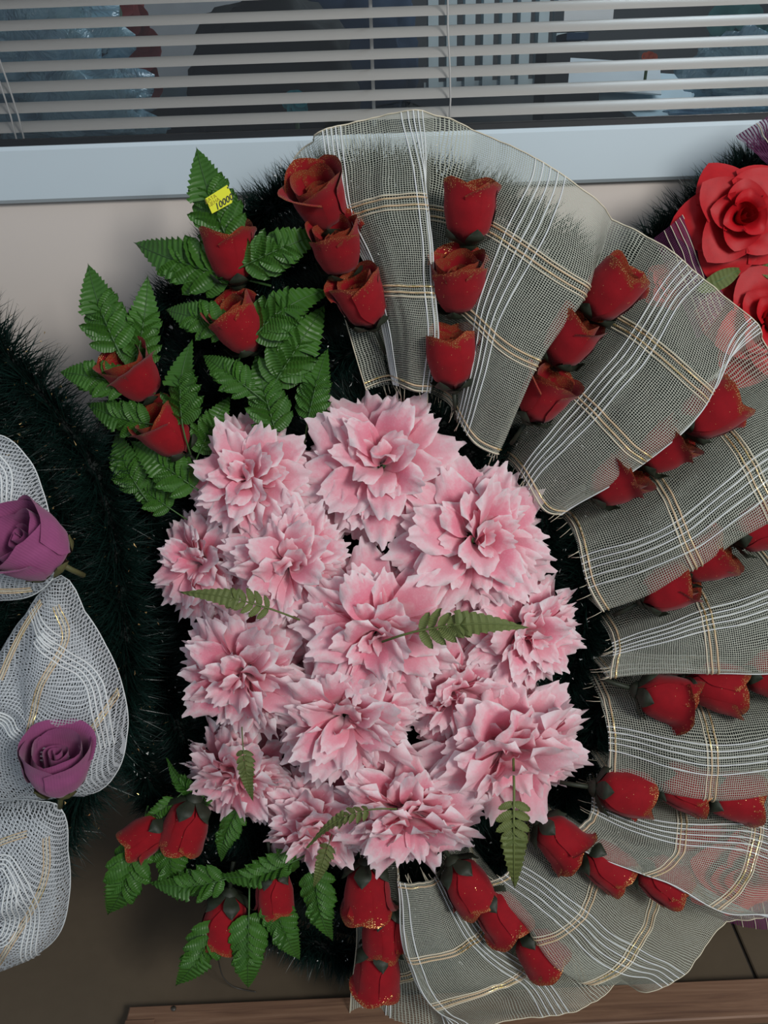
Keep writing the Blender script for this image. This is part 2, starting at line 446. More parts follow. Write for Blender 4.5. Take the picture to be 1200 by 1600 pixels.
def wreath(label, c, rx, ry, fr, a0, a1, w, seed, length, dens, board=True, flecks=1500, fm='glit', group=None):
    root = empty('wreath_base', Matrix.Translation(P(c[0], c[1] + ry * .98, w - .02)))
    tag(root, label, 'wreath', group)
    inv = root.matrix_world.inverted(); tips = []
    for k, f in enumerate(fr):
        cu = ellipse(c, rx * f, ry * f, a0, a1, w)
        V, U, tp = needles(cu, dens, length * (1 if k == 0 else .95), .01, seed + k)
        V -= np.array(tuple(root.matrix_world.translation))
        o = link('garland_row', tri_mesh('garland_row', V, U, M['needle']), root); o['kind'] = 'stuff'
        mb = MB().tube([inv @ p for p in cu], .009, 6); mb.obj('garland_core', M['core'], o)
        tips.append(tp)
    if board:
        vs = []; n = 60
        for ww in (w - .045, w - .032):
            for k in range(n):
                q = 2 * pi * k / n; vs.append(inv @ P(c[0] + rx * .95 * cos(q), c[1] - ry * .95 * sin(q), ww))
        fs = [tuple(range(n))[::-1], tuple(range(n, 2 * n))] + [(i, (i + 1) % n, n + (i + 1) % n, n + i) for i in range(n)]
        MB().add(vs, fs).obj('backing_board', M['board'], root, False)
        for sx in (-.35, .35):
            p = P(c[0] + sx * rx, c[1] + ry * .75, w - .06); e = Vector((p.x, p.y + .12, 0))
            MB().tube([inv @ p, inv @ e], .009, 8).obj('prop_stick', M['wood'], root)
    T = np.concatenate(tips); g = np.random.default_rng(seed + 50)
    T = T[g.integers(0, len(T), flecks)] ; T = T - np.array(tuple(WN)) * (g.random((flecks, 1)) * .012) - np.array(tuple(root.matrix_world.translation))
    r1 = g.normal(size=(flecks, 3)) * .0006; r2 = g.normal(size=(flecks, 3)) * .0006
    V = np.empty((flecks * 3, 3)); V[0::3] = T; V[1::3] = T + r1 * 2.4; V[2::3] = T + r2 * 2.4
    o = link('glitter', tri_mesh('glitter', V, np.zeros((flecks * 3, 2)), M[fm]), root); o['kind'] = 'stuff'
    return root
wreath('large round base of dark green tinsel garland under the pink flowers and cream net', (605, 880), 452, 618, (.985, .84, .69, .54, .39, .22), 0, 360, -.018, 11, .045, 12500, flecks=3200)
wreath('dark green tinsel wreath at the left edge carrying white net and mauve roses', (-330, 975), 525, 545, (1.0, .90, .80, .69, .58), -88, 88, .030, 31, .060, 11000, board=False, flecks=1500, fm='ggold')
wreath('dark green tinsel wreath at the right edge with large red satin roses', (1450, 770), 590, 590, (.985, .87, .75, .63, .51), 60, 265, -.030, 51, .042, 12000, board=True, flecks=150)

# ------------------------------------------------------------------ cream net fan
INN = [(572, 610), (612, 600), (645, 612), (690, 622), (735, 690), (795, 722), (838, 790), (882, 806), (905, 905), (945, 975), (938, 1020), (932, 1070), (936, 1150), (925, 1222), (892, 1262), (822, 1288), (775, 1335), (700, 1348), (650, 1352), (592, 1352), (560, 1352)]
OUT = [(458, 243), (492, 222), (610, 190), (735, 205), (885, 302), (1005, 378), (1125, 475), (1210, 575), (1275, 690), (1312, 800), (1325, 930), (1338, 1040), (1330, 1150), (1295, 1265), (1225, 1385), (1130, 1438), (1015, 1505), (915, 1549), (760, 1578), (600, 1625), (545, 1602)]
# index 0 -> c=-0.2 ; index 1 -> c=0 ; then halves ... index 19 -> c=9 ; index 20 -> c=9.2
def cidx(c):
    if c < 0: return 1 + c / .2
    if c > 9: return 19 + (c - 9) / .2
    return 1 + c * 2
AMP = [.035, .045, .045, .045, .045, .045, .045, .045, .040]
OVH = [(-.13, .02), (-.10, -.02), (-.12, 0), (-.14, -.02), (-.14, -.03), (-.13, -.03), (-.12, 0), (-.13, .03), (-.10, .02)]
def fan(c, t):
    k = max(0, min(8, int(math.floor(c)))); ph = max(0, min(1, c - k))
    inside = 0 <= c <= 9
    ov, asy = OVH[k]
    cc = c
    if inside:
        fade = 1 - .8 * sm(.6, 1.0, t); pk = (.57 if k < 3 else .54) + .04 * nz(k * 3.1, t * 2, 5)
        cc = c + fade * (.14 * math.exp(-((ph - (.60 if k < 3 else .565)) / .085) ** 2) * sin(pi * ph) - .05 * sin(2 * pi * ph)) + .03 * nz(c * 2, t * 3.5, 2) * sin(pi * ph)
        q_ = ph / pk * .5 if ph < pk else .5 + (ph - pk) / ((.76 if k < 3 else .72) - pk) * .5
        prof = sin(pi * min(1, max(0, q_))) ** .85
        h = AMP[k] * 1.45 * prof * (.65 + .55 * sin(pi * min(1, t * .85 + .12)))
        vm = 1 - sm(0, .5, prof); h -= .034 * vm * (1 - sm(.02, .26, t))
    else: h = 0
    a = crom(INN, cidx(cc)); b = crom(OUT, cidx(cc))
    wig = (13 * sin(t * 4.6 + c * 2.3) * sin(pi * t) + 5 * nz(c * 2.2, t * 5, 7)) * (1 if inside else .3)
    dirv = (b - a).normalized(); q = a.lerp(b, t) + Vector((-dirv.y, dirv.x)) * wig
    rimf = .55 * sm(.7, 1.0, t) if inside else 0; h = h * (1 - rimf) + .03 * rimf
    h += .004 * nz(c * 5, t * 5, 0) + .0025 * nz(c * 17, t * 4, 3)
    h += .010 * sm(.0, .25, t) + .008 * sin(c * 2 * pi * 1.5 + 1) * sm(.55, 1, t)
    return P(q.x, q.y, .026) + WN * (h - .014)
rib = empty('net_ribbon', Matrix.Translation(P(800, 1560, .0)))
tag(rib, 'wide cream net ribbon pleated into a fan round the right of the pink flowers', 'ribbon')
RI = rib.matrix_world.inverted()
NU = 9.4
LT = [0.0]
for i in range(560):
    p0, p1 = fan(-.2 + NU * i / 560, .62), fan(-.2 + NU * (i + 1) / 560, .62); LT.append(LT[-1] + (p1 - p0).length / .0026)
def fg(i, j):
    c = -.2 + NU * i; v = j
    return RI @ fan(c, v), (LT[int(round(i * 560))], v * 128)
v_, f_, u_ = grid(560, 90, fg)
link('net', mesh('net', v_, f_, M['net'], u_), rib)
def strip(pts, nrm, wd, mb):
    vs, fs = [], []
    for i, p in enumerate(pts):
        t = (pts[min(i + 1, len(pts) - 1)] - pts[max(i - 1, 0)]).normalized(); s = t.cross(nrm[i]).normalized()
        h = nrm[i] * wd * .45
        vs += [p + s * wd / 2, p + h, p - s * wd / 2, p - h]
    for i in range(len(pts) - 1):
        for k in range(4): fs.append((i * 4 + k, i * 4 + (k + 1) % 4, i * 4 + 4 + (k + 1) % 4, i * 4 + 4 + k))
    mb.add(vs, fs, [(j / len(pts), 0) for j in range(len(pts)) for _ in range(4)])
def fan_line(fn, n, wd, name, m, off=.0006):
    pts, nr = [], []
    for k in range(n + 1):
        c, t = fn(k / n); e = .004
        p = fan(c, t); du = fan(c + e, t) - fan(c - e, t); dv = fan(c, min(1, t + e)) - fan(c, max(0, t - e))
        N = du.cross(dv).normalized()
        if N.dot(WN) < 0 and abs(N.dot(WN)) > .3: N = -N
        pts.append(RI @ (p + N * off)); nr.append(N)
    mb = MB(); strip(pts, nr, wd, mb); return mb.obj(name, m, rib)
for tt, kind in ((.012, 0), (.030, 1), (.335, 0), (.350, 1), (.372, 1), (.640, 0), (.655, 1), (.682, 1), (.694, 0)):
    fan_line(lambda s: (-.2 + NU * s, tt + .006 * sin(s * 60)), 620, .0016 if kind == 0 else .0020, 'cream_strand' if kind == 0 else 'gold_strand', M['cream'] if kind == 0 else M['gold'])
fan_line(lambda s: (-.2 + NU * s, .999), 620, .0016, 'selvedge', M['cream'])
fan_line(lambda s: (-.2, s), 70, .0014, 'selvedge', M['cream'])
fan_line(lambda s: (9.2, s), 70, .0014, 'selvedge', M['cream'])
for cw in (.16, .62, 1.36, 2.25, 2.66, 3.42, 4.30, 4.66, 5.40, 6.24, 6.64, 7.40, 8.20, 8.60, 9.04):
    for k in range(5):
        fan_line(lambda s: (cw + (k - 2) * .032 + .012 * sin(s * 5 + cw * 7), s), 70, .0015, 'white_strand', M['white'])
for k in range(150):
    c = rnd.uniform(-.2, 9.2); p = fan(c, 0.0); q = fan(c, .03); d = (p - q).normalized(); L_ = rnd.uniform(.004, .016)
    if k == 0: fb = MB()
    e = p + d * L_ + WN * rnd.uniform(-.004, .006) + Vector((rnd.uniform(-1, 1), 0, rnd.uniform(-1, 1))) * .003
    fb.tube([RI @ p, RI @ ((p + e) / 2 + WN * .001), RI @ e], .0004, 3)
o = fb.obj('frayed_threads', M['cream'], rib); o['kind'] = 'stuff'

# ------------------------------------------------------------------ net puffs of the left wreath
def puff(label, outline, cpx, w0, h, seed, rot, whites, golds, mat='net2'):
    c = Vector(cpx); n = len(outline)
    pol = sorted([(math.atan2(y - c.y, x - c.x), math.hypot(x - c.x, y - c.y)) for x, y in outline])
    A = [p[0] for p in pol]; Rr = [p[1] for p in pol]
    A = [A[-2] - 2 * pi, A[-1] - 2 * pi] + A + [A[0] + 2 * pi, A[1] + 2 * pi]; Rr = [Rr[-2], Rr[-1]] + Rr + [Rr[0], Rr[1]]
    def rad(q):
        q = (q + pi) % (2 * pi) - pi
        for i in range(len(A) - 1):
            if A[i] <= q <= A[i + 1]:
                f = (q - A[i]) / (A[i + 1] - A[i] + 1e-9); i0, i3 = max(0, i - 1), min(len(A) - 1, i + 2)
                y0, y1, y2, y3 = Rr[i0], Rr[i], Rr[i + 1], Rr[i3]
                return .5 * (2 * y1 + (y2 - y0) * f + (2 * y0 - 5 * y1 + 4 * y2 - y3) * f * f + (3 * y1 - y0 - 3 * y2 + y3) * f ** 3)
        return Rr[0]
    root = empty('net_puff', Matrix.Translation(P(c.x, c.y, w0))); tag(root, label, 'ribbon', 'white net puffs on the left wreath')
    inv = root.matrix_world.inverted()
    def pos(q, r, side=1):
        R_ = rad(q); x = c.x + R_ * r * cos(q); y = c.y + R_ * r * sin(q)
        hh = math.sqrt(max(0, 1 - r * r)) * (1 + .25 * nz(cos(q) * r * 2 + seed, sin(q) * r * 2)) + .10 * sin(q * 5 + seed) * r * (1 - r) * 3
        return P(x, y, w0) + WN * (h * hh * side)
    for side, sc, nm in ((1, 1, 'net'), (-.25, .9, 'net'), (.5, .8, 'inner_fold')):
        rt = rot + (0 if side == 1 else .5)
        def fn(i, j):
            q = -pi + 2 * pi * i; r = .001 + .999 * j * (1 if nm == 'net' else .86)
            R_ = rad(q) * r; x, y = R_ * cos(q), R_ * sin(q); sw = rt + r * .7
            return inv @ pos(q, r, side), ((x * cos(sw) - y * sin(sw)) / 4.4 + 300, (x * sin(sw) + y * cos(sw)) / 4.4 + 300)
        vs, fs, us = grid(72, 22, fn)
        link(nm, mesh(nm, vs, fs, M[mat], us), root)
    def line(pts, off, wd, name, m):
        out, nr = [], []
        N = 40
        for k in range(N + 1):
            p = crom(pts, k / N * (len(pts) - 1)); d = crom(pts, min(len(pts) - 1, k / N * (len(pts) - 1) + .05)) - crom(pts, max(0, k / N * (len(pts) - 1) - .05))
            d.normalize(); p = p + Vector((-d.y, d.x)) * off
            q = math.atan2(p.y - c.y, p.x - c.x); r = min(.985, (p - c).length / max(1, rad(q)))
            out.append(inv @ (pos(q, r) + WN * .0008)); nr.append(WN)
        mb = MB(); strip(out, nr, wd, mb); mb.obj(name, m, root)
    for wl in whites:
        for k in range(4): line([Vector(p) for p in wl], (k - 1.5) * 5.5, .0021, 'white_strand', M['white'])
    for gl in golds:
        line([Vector(p) for p in gl], 0, .0016, 'cream_strand', M['cream'])
        for k in (-3.5, 3.5): line([Vector(p) for p in gl], k, .0015, 'gold_strand', M['gold'])
    mb = MB(); strip([inv @ pos(-pi + 2 * pi * k / 90, 1.0) for k in range(91)], [WN] * 91, .0014, mb); mb.obj('hem', M['white'], root)
    return root
puff('white net puff above the upper mauve rose at the left edge', [(0, 680), (40, 712), (66, 765), (80, 820), (98, 868), (60, 925), (0, 938), (-60, 930), (-110, 860), (-100, 760), (-50, 690)], (-8, 812), .085, .05, 1, .5,
     [[(0, 700), (30, 740), (28, 800), (-10, 840)]], [[(-20, 800), (10, 770), (40, 810), (80, 850)], [(-20, 905), (20, 912), (60, 915)]])
puff('large drooping white net puff between the two mauve roses at the left edge', [(98, 900), (132, 955), (166, 1010), (192, 1075), (198, 1150), (180, 1210), (150, 1238), (120, 1240), (85, 1245), (40, 1245), (0, 1248), (-60, 1200), (-60, 1080), (0, 1020), (40, 962), (72, 918)], (75, 1095), .080, .055, 2, .8,
     [[(0, 1085), (40, 1100), (90, 1135), (120, 1145)], [(88, 975), (125, 1010), (168, 1060), (180, 1150)], [(65, 940), (85, 960), (112, 985)]],
     [[(105, 935), (122, 985), (95, 1050), (82, 1110), (82, 1170)], [(80, 930), (50, 980), (28, 1040)], [(120, 1145), (160, 1120), (194, 1070)]])
puff('lowest white net puff below the lower mauve rose at the left edge', [(60, 1252), (94, 1262), (106, 1330), (108, 1400), (88, 1465), (35, 1500), (0, 1512), (-70, 1490), (-100, 1400), (-60, 1290), (0, 1254)], (0, 1385), .075, .05, 3, .2,
     [[(0, 1320), (40, 1315), (70, 1380), (60, 1480)], [(0, 1425), (40, 1420), (50, 1340)]], [[(86, 1290), (84, 1360), (40, 1440), (0, 1500)], [(60, 1280), (20, 1290), (0, 1310)]])

# purple net strips of the right wreath
def band(label, quad, w0, h, seed):
    root = empty('purple_net_band', Matrix.Translation(P(*quad[0], w0))); tag(root, label, 'ribbon'); inv = root.matrix_world.inverted()
    q = [Vector(p) for p in quad]
    def pos(i, j):
        p = q[0].lerp(q[1], i).lerp(q[3].lerp(q[2], i), j)
        return P(p.x, p.y, w0) + WN * (h * sin(pi * i) * (.7 + .3 * sin(j * 4 + seed)) + .003 * nz(i * 6, j * 6, seed))
    vs, fs, us = grid(36, 36, lambda i, j: (inv @ pos(i, j), (i * 34, j * 60)))
    link('net', mesh('net', vs, fs, M['net3'], us), root)
    for k in range(5):
        mb = MB(); strip([inv @ (pos(.2 + k * .14, j / 30) + WN * .0008) for j in range(31)], [WN] * 31, .0009, mb); mb.obj('pale_strand', M['net_thread'] if 'net_thread' in M else M['cream'], root)
    return root
band('dark purple net band on the right wreath beside the cream net', [(1022, 372), (1070, 330), (1135, 470), (1090, 530)], .012, .02, 1)
band('purple net band at the upper right corner above the large red rose', [(1150, 212), (1260, 150), (1300, 300), (1205, 262)], .01, .025, 2)
band('purple net band showing beneath the cream net at the lower right', [(1110, 1330), (1230, 1300), (1250, 1430), (1130, 1440)], -.03, .02, 4)

# ------------------------------------------------------------------ roses
def petal_mesh(name, m, phi, half, prof, H, point=.1, curl=.1, rim_wave=.03, seed=0, nu=12, nv=10, notch=0.0, v0=0.0):
    def fn(i, j):
        a = 2 * i - 1; t = j
        wd = .55 + .45 * sm(0, .5, t)
        ang = phi + a * half * wd
        r = prof(t) * (1 + .04 * nz(a * 2 + seed, t * 2, seed)) 
        lip = curl * sm(.72, 1.0, t)
        r += lip + rim_wave * sin(a * 5 + seed) * sm(.5, 1, t)
        z = H * (t - .13 * (abs(a) ** 2.2) * t + point * (1 - abs(a)) ** 1.4 * t ** 3 - notch * math.exp(-(a * 4) ** 2) * t ** 3) - lip * .9 * sm(.85, 1, t) + .02 * nz(a * 3, seed, t)
        return (r * cos(ang), r * sin(ang), z), (i, v0 + (1 - v0) * t)
    vs, fs, us = grid(nu, nv, fn); return mesh(name, vs, fs, m, us)
def interp(stops):
    def f(t):
        for (a, x), (b, y) in zip(stops, stops[1:]):
            if t <= b: return x + (y - x) * sm(a, b, t)
        return stops[-1][1]
    return f
def spiral(name, m, r0, r1, H, turns, z0=.25, seed=0):
    def fn(i, j):
        q = i * turns * 2 * pi; r = r1 + (r0 - r1) * i
        rr = r * (.55 + .45 * sm(0, .6, j)) * (1 + .06 * sin(3 * q + seed))
        return (rr * cos(q), rr * sin(q), z0 + (H - z0) * j * (1 - .12 * i) + .015 * sin(q * 2)), (i, .55 + .45 * j)
    vs, fs, us = grid(int(26 * turns), 7, fn); return mesh(name, vs, fs, m, us)
def sepals(name, m, r, H, n=5, seed=0):
    mb = MB()
    for k in range(n):
        ph = 2 * pi * k / n + seed
        def fn(i, j):
            a = 2 * i - 1; t = j; wd = (1 - t ** 1.6) * .62 + .015
            rr = .10 + (r - .10) * sm(0, .55, t) + .03 * (1 - abs(a)) + .05 * sm(.7, 1, t)
            ang = ph + a * wd
            return (rr * cos(ang), rr * sin(ang), -.03 + H * t), (i, t)
        mb.add(*grid(4, 6, fn))
    mb.add(*grid(8, 3, lambda i, j: ((.17 * sin(.3 + j * 1.2) * cos(2 * pi * i), .17 * sin(.3 + j * 1.2) * sin(2 * pi * i), -.12 + .11 * j), (i, j)), closed=False))
    return mb.me(name, m)
def bud_proto(kind, m, cal, seed, open_=.0, stem=.55):
    root = empty(kind); g = random.Random(seed)
    nout = 4
    pr = interp([(0, .10), (.26, .35), (.62, .41), (1, .37 + open_ * .06)])
    for k in range(nout):
        ph = 2 * pi * k / nout + g.uniform(-.2, .2) + seed
        sc = 1 + .05 * (k % 2)
        o = link('petal', petal_mesh('petal', m, ph, R(68), lambda t, sc=sc: pr(t) * sc, .98 + .04 * g.random(), point=.05 + .05 * g.random(), curl=.02 + .05 * open_ + (.07 if k == seed % 4 else .0), rim_wave=.015, seed=seed + k), root)
    pi_ = interp([(0, .08), (.3, .30), (.65, .33), (1, .24 + open_ * .10)])
    for k in range(3):
        ph = 2 * pi * k / 3 + seed * 1.7
        link('inner_petal', petal_mesh('inner_petal', m, ph, R(80), pi_, .97 - .02 * k, point=.04, curl=.03, seed=seed + 9 + k, nu=10, nv=8, rim_wave=.02, v0=.45), root)
    link('bud_heart', spiral('bud_heart', m, .20 + .06 * open_, .03, .90 - .18 * open_, 2.2, seed=seed), root)
    cx_ = link('calyx', sepals('calyx', cal, .40, .30, seed=seed), root)
    mb = MB().tube([(0, 0, -.08), (.01, .0, -.08 - stem * .5), (.03, .02, -.08 - stem)], .045, 6); mb.obj('stem', cal, cx_)
    return root
protos = [bud_proto('rosebud', M['bud'], M['calyx'], s, op) for s, op in ((1, .9), (2, .3), (3, .6), (5, .1))]
used = set()
index_kids()
def place(proto, mat4, label, cat, group, name=None):
    if proto.name not in used: used.add(proto.name); o = proto
    else: o = copy_tree(proto)
    o.matrix_world = mat4; tag(o, label, cat, group); return o
def rose_at(px, py, dx, dy, size, w, tilt, kind, label, spin=0.0, group='red rosebuds on the cream net'):
    d2 = Vector((dx, dy)).normalized(); p = P(px, py, w); q = P(px + d2.x * 30, py + d2.y * 30, w)
    d = (q - p).normalized(); ax = d * cos(R(tilt)) + WN * sin(R(tilt))
    h = size * .00076
    m = frame(p - ax * h * .5, ax, Vector((cos(spin), .3, sin(spin))), h)
    return place(protos[kind], m, label, 'rosebud', group)
rows = [  # (outermost, middle, innermost) px
    ('row along the left edge of the cream net', [(502, 313, 45, 0), (527, 388, 42, 2), (566, 470, 30, 2)], (-.35, -.94), 0),
    ('topmost net valley', [(735, 332, 15, 1), (717, 445, 36, 2), (706, 562, 22, 3)], (-.05, -1), 1),
    ('second valley of the net', [(952, 458, 25, 3), (890, 532, 25, 1), (850, 620, 28, 0)], (.52, -.85), 2),
    ('third valley of the net', [(1110, 645, 15, 3), (1036, 702, 24, 2), (962, 752, 28, 2)], (.80, -.55), 3),
    ('fourth valley of the net near the right edge', [(1186, 825, 10, 1), (1100, 873, 22, 2), (1044, 921, 20, 1)], (.85, -.45), 4),
    ('fifth valley of the net at the right', [(1202, 1052, 10, 3), (1117, 1072, 18, 1), (1040, 1090, 14, 0)], (.97, .12), 5),
    ('sixth valley of the net lower right', [(1140, 1242, 4, 2), (1062, 1228, 12, 1), (972, 1238, 8, 3)], (.95, .20), 6),
    ('seventh valley of the net lower right', [(1028, 1368, 6, 3), (942, 1348, 4, 1), (872, 1311, 12, 0)], (.72, .62), 7),
    ('eighth valley of the net at the bottom', [(838, 1478, 4, 2), (777, 1424, 4, 1), (728, 1380, 6, 3)], (.60, .72), 8),
    ('row at the bottom left edge of the net', [(590, 1512, 0, 1), (599, 1450, 0, 3), (574, 1388, 4, 0)], (-.05, 1), 9)]
for ri, (rn, bs, dv, _) in enumerate(rows):
    for (x, y, tilt, kd), pos_ in zip(bs, ('outermost', 'middle', 'innermost')):
        rose_at(x + rnd.uniform(-1, 1), y, dv[0] + rnd.uniform(-.12, .12), dv[1] + rnd.uniform(-.12, .12), 77 + rnd.uniform(-4, 4), .070 if 0 < ri < 9 else .055, tilt, kd,
                '%s red rosebud of three in the %s' % (pos_, rn), rnd.uniform(0, 6))
gl = 'red rosebuds among the fern leaves'
for (x, y, dx, dy, tilt, kd, lb) in (
    (362, 398, -.15, -1, 20, 1, 'red rosebud just below the yellow price sticker among fern leaves'),
    (374, 510, -.5, -.85, 30, 2, 'red rosebud below the top one, above the pink flowers among ferns'),
    (210, 588, -.45, -.9, 35, 0, 'leftmost upper red rosebud with glittering gold rim among ferns'),
    (260, 675, -.6, -.75, 28, 2, 'small red rosebud lowest of the upper four among ferns'),
    (232, 1303, -.55, .35, 5, 3, 'partly hidden red rosebud at far left of the lower ferns'),
    (292, 1285, -.25, .8, 0, 1, 'red rosebud tucked under the lower left pink flower'),
    (352, 1434, -.15, 1, 4, 3, 'lowest red rosebud pointing down among the bottom left ferns'),
    (428, 1388, .1, 1, 0, 3, 'small red rosebud pointing down right of the bottom left ferns')):
    rose_at(x, y, dx, dy, 77 if y != 1388 and y != 1303 else 66, .045, tilt, kd, lb, rnd.uniform(0, 6), gl)
# mauve roses
def mauve(px, py, dx, dy, size, tilt, seed, label, spin):
    root = bud_proto('mauve_rose', M['purple'], M['olive_calyx'], seed, .35, stem=.5)
    d2 = Vector((dx, dy)).normalized(); p = P(px, py, .15); q = P(px + d2.x * 30, py + d2.y * 30, .15)
    d = (q - p).normalized(); ax = d * cos(R(tilt)) + WN * sin(R(tilt)); h = size * .00065
    root.matrix_world = frame(p - ax * h * .5, ax, Vector((cos(spin), .3, sin(spin))), h)
    for o in [o for o in bpy.data.objects if o.parent == root and o.name.startswith(('petal', 'inner_petal'))]:
        o.scale = (1.22, 1.22, 1)
    tag(root, label, 'rose', 'mauve roses of the left wreath')
mauve(50, 853, -.55, -.75, 100, 45, 11, 'mauve fabric rose between the two upper white net puffs at the left edge', 1.0)
mauve(90, 1195, .1, -1, 92, 24, 14, 'mauve fabric rose pinned below the large white net puff, olive sepals showing', 2.2)

# big red satin roses
def satin(px, py, size, w, seed, label, aim=WN):
    root = empty('satin_rose', frame(P(px, py, w), aim, Vector((cos(seed), .2, sin(seed))), size)); tag(root, label, 'rose', 'large red satin roses of the right wreath')
    layers = [(5, 1.0, .18, 44, .50), (4, .78, .36, 50, .30), (4, .54, .48, 50, .18), (3, .34, .56, 62, .08)]
    for li, (n, rr, H, half, off) in enumerate(layers):
        for k in range(n):
            ph = 2 * pi * k / n + li * .5 + rnd.uniform(-.12, .12)
            pr = lambda t, rr=rr: .05 + (rr - .05) * (t ** (.8 + .2 * li)) * (1 - .12 * (t < 0))
            def fn(i, j, ph=ph, rr=rr, H=H, half=half, li=li, k=k):
                a = 2 * i - 1; t = j
                r = .05 + (rr * (1 + .02 * k)) * t * (1 - .17 * abs(a) ** 1.5) + (.22 if li < 2 else .1) * (1 - abs(a)) ** 1.5 * t ** 3
                ang = ph + a * R(half) * (.75 + .25 * t)
                z = H * (t ** .8) * (1.0 if li else .9) - (.20 if li == 0 else .10) * sm(.7, 1, t) * (1 - .4 * abs(a)) + .04 * nz(a * 2 + k, t * 3, li + seed) + (.10 * (abs(a) ** 2) * t)
                return (r * cos(ang), r * sin(ang), z + off * .0 + .05 * li), (i, t)
            vs, fs, us = grid(12, 9, fn); link('petal', mesh('petal', vs, fs, M['satin'], us), root)
    link('rose_heart', spiral('rose_heart', M['satin'], .24, .03, .72, 2.0, z0=.15, seed=seed), root)
    MB().tube([(0, 0, .08), (0, 0, -.25)], .05, 8).obj('stem', M['stalk'], root)
    return root
satin(1146, 345, .050, .024, 2, 'large red satin rose with pointed petals, uppermost at the right edge')
satin(1190, 505, .058, .004, 3, 'second large red satin rose at the right edge, partly behind the net')
satin(1045, 446, .022, -.012, 5, 'small red satin rose seen only faintly through the cream net at upper right')
satin(1150, 1345, .060, -.034, 4, 'red satin rose seen faintly through the cream net at the lower right')
def broad_leaf(px, py, qx, qy, w, wd, label):
    a = P(px, py, w); b = P(qx, qy, w + .01); L_ = (b - a).length; d = (b - a).normalized()
    root = empty('rose_leaf', frame(a, WN, d.cross(WN), L_)); tag(root, label, 'leaf')
    def fn(i, j):
        x = (2 * i - 1); return (x * wd * sin(pi * min(.98, j * .9 + .06)) ** .8, j, .06 * abs(x) + .08 * sin(pi * j)), (i, j)
    link('blade', mesh('blade', *grid(8, 14, fn)[:2], M['olive'], grid(8, 14, fn)[2]), root)
    MB().tube([(0, 0, .0), (0, .5, .086), (0, .97, .01)], .012, 5).obj('midrib', M['stalk'], root)
broad_leaf(1090, 455, 1160, 420, .03, .20, 'oval green leaf between the two large red satin roses')
broad_leaf(1185, 420, 1240, 430, .02, .26, 'dark green leaf under the right of the uppermost satin rose')

# ------------------------------------------------------------------ fern leaves
def leaflet_mesh(m):
    def fn(i, j):
        a = 2 * i - 1; t = j
        wd = .245 * (sin(pi * min(1, t ** .8 * .93 + .05)) ** .55) * (1 + .07 * sin(t * 30))
        if t > .97: wd *= .4
        return (a * wd, t * (1 - .04 * a * a), -.10 * (1 - abs(a)) + .10 * sin(t * pi) + .02 * sin(t * 16) * abs(a)), (i, t)
    vs, fs, us = grid(4, 9, fn); return mesh('leaflet', vs, fs, m, us)
def fern_proto(name, m, seed, bend, droop, npair=6, hw=.27):
    g = random.Random(seed); root = empty(name)
    def pos(s): return Vector((bend * s * s, s, -droop * s * s + .14 * sin(pi * s) * .6))
    lm = leaf_me[m.name]
    for k in range(npair):
        s = .05 + k * .080
        for sd in (-1, 1):
            L_ = hw * (1.06 - .35 * abs(k - 1.5) / 4) * g.uniform(.92, 1.06)
            t = (pos(s + .02) - pos(s - .02)).normalized()
            th = R(58 - k * 2.5 + g.uniform(-5, 5)) * sd
            rot = Matrix.Rotation(math.atan2(-t.x, t.y), 4, 'Z') @ Matrix.Rotation(-th, 4, 'Z') @ Matrix.Rotation(R(g.uniform(-16, 10)), 4, 'X') @ Matrix.Rotation(R(22 * sd + g.uniform(-8, 8)), 4, 'Y')
            link('leaflet', lm, root, Matrix.Translation(pos(s)) @ rot @ Matrix.Scale(L_, 4) @ Matrix.Diagonal((.92, 1, 1, 1)))
    s0 = .05 + (npair - 1) * .080
    def fn(i, j):
        a = 2 * i - 1; t = j; s = s0 - .02 + (1 - s0 + .02) * t
        saw = (t * 9) % 1.0
        wd = hw * .74 * (1 - t) ** .78 * (1 - .24 * (1 - saw) * (abs(a) > .7)) + .004
        p = pos(s); return (p.x + a * wd, p.y + abs(a) * wd * .38 - .05 * abs(a), p.z - .18 * wd * (1 - abs(a)) * 0 + .22 * wd * abs(a) + .008 * sin(t * 56) * abs(a)), (i, t)
    vs, fs, us = grid(6, 36, fn); link('blade_tip', mesh('blade_tip', vs, fs, m, us), root)
    pts = [pos(s) + Vector((0, 0, .004)) for s in [k / 14 * .97 for k in range(15)]]
    MB().tube([Vector((0, -.30, -.16)), Vector((0, -.12, -.05))] + pts, [.011] * 3 + [.011 - .0006 * k for k in range(14)], 5).obj('midrib', M['stalk'] if m is M['fern'] else m, root)
    return root
leaf_me = {M['fern'].name: leaflet_mesh(M['fern']), M['olive'].name: leaflet_mesh(M['olive'])}
FP = [fern_proto('fern_leaf', M['fern'], s, b, d_, hw=h) for s, b, d_, h in ((1, .05, .08, .32), (2, -.07, .14, .29), (3, .12, .20, .32))]
OP = [fern_proto('olive_fern_leaf', M['olive'], 5, .05, .06, 5, .20), fern_proto('olive_fern_leaf', M['olive'], 6, -.08, .12, 5, .17)]
index_kids()
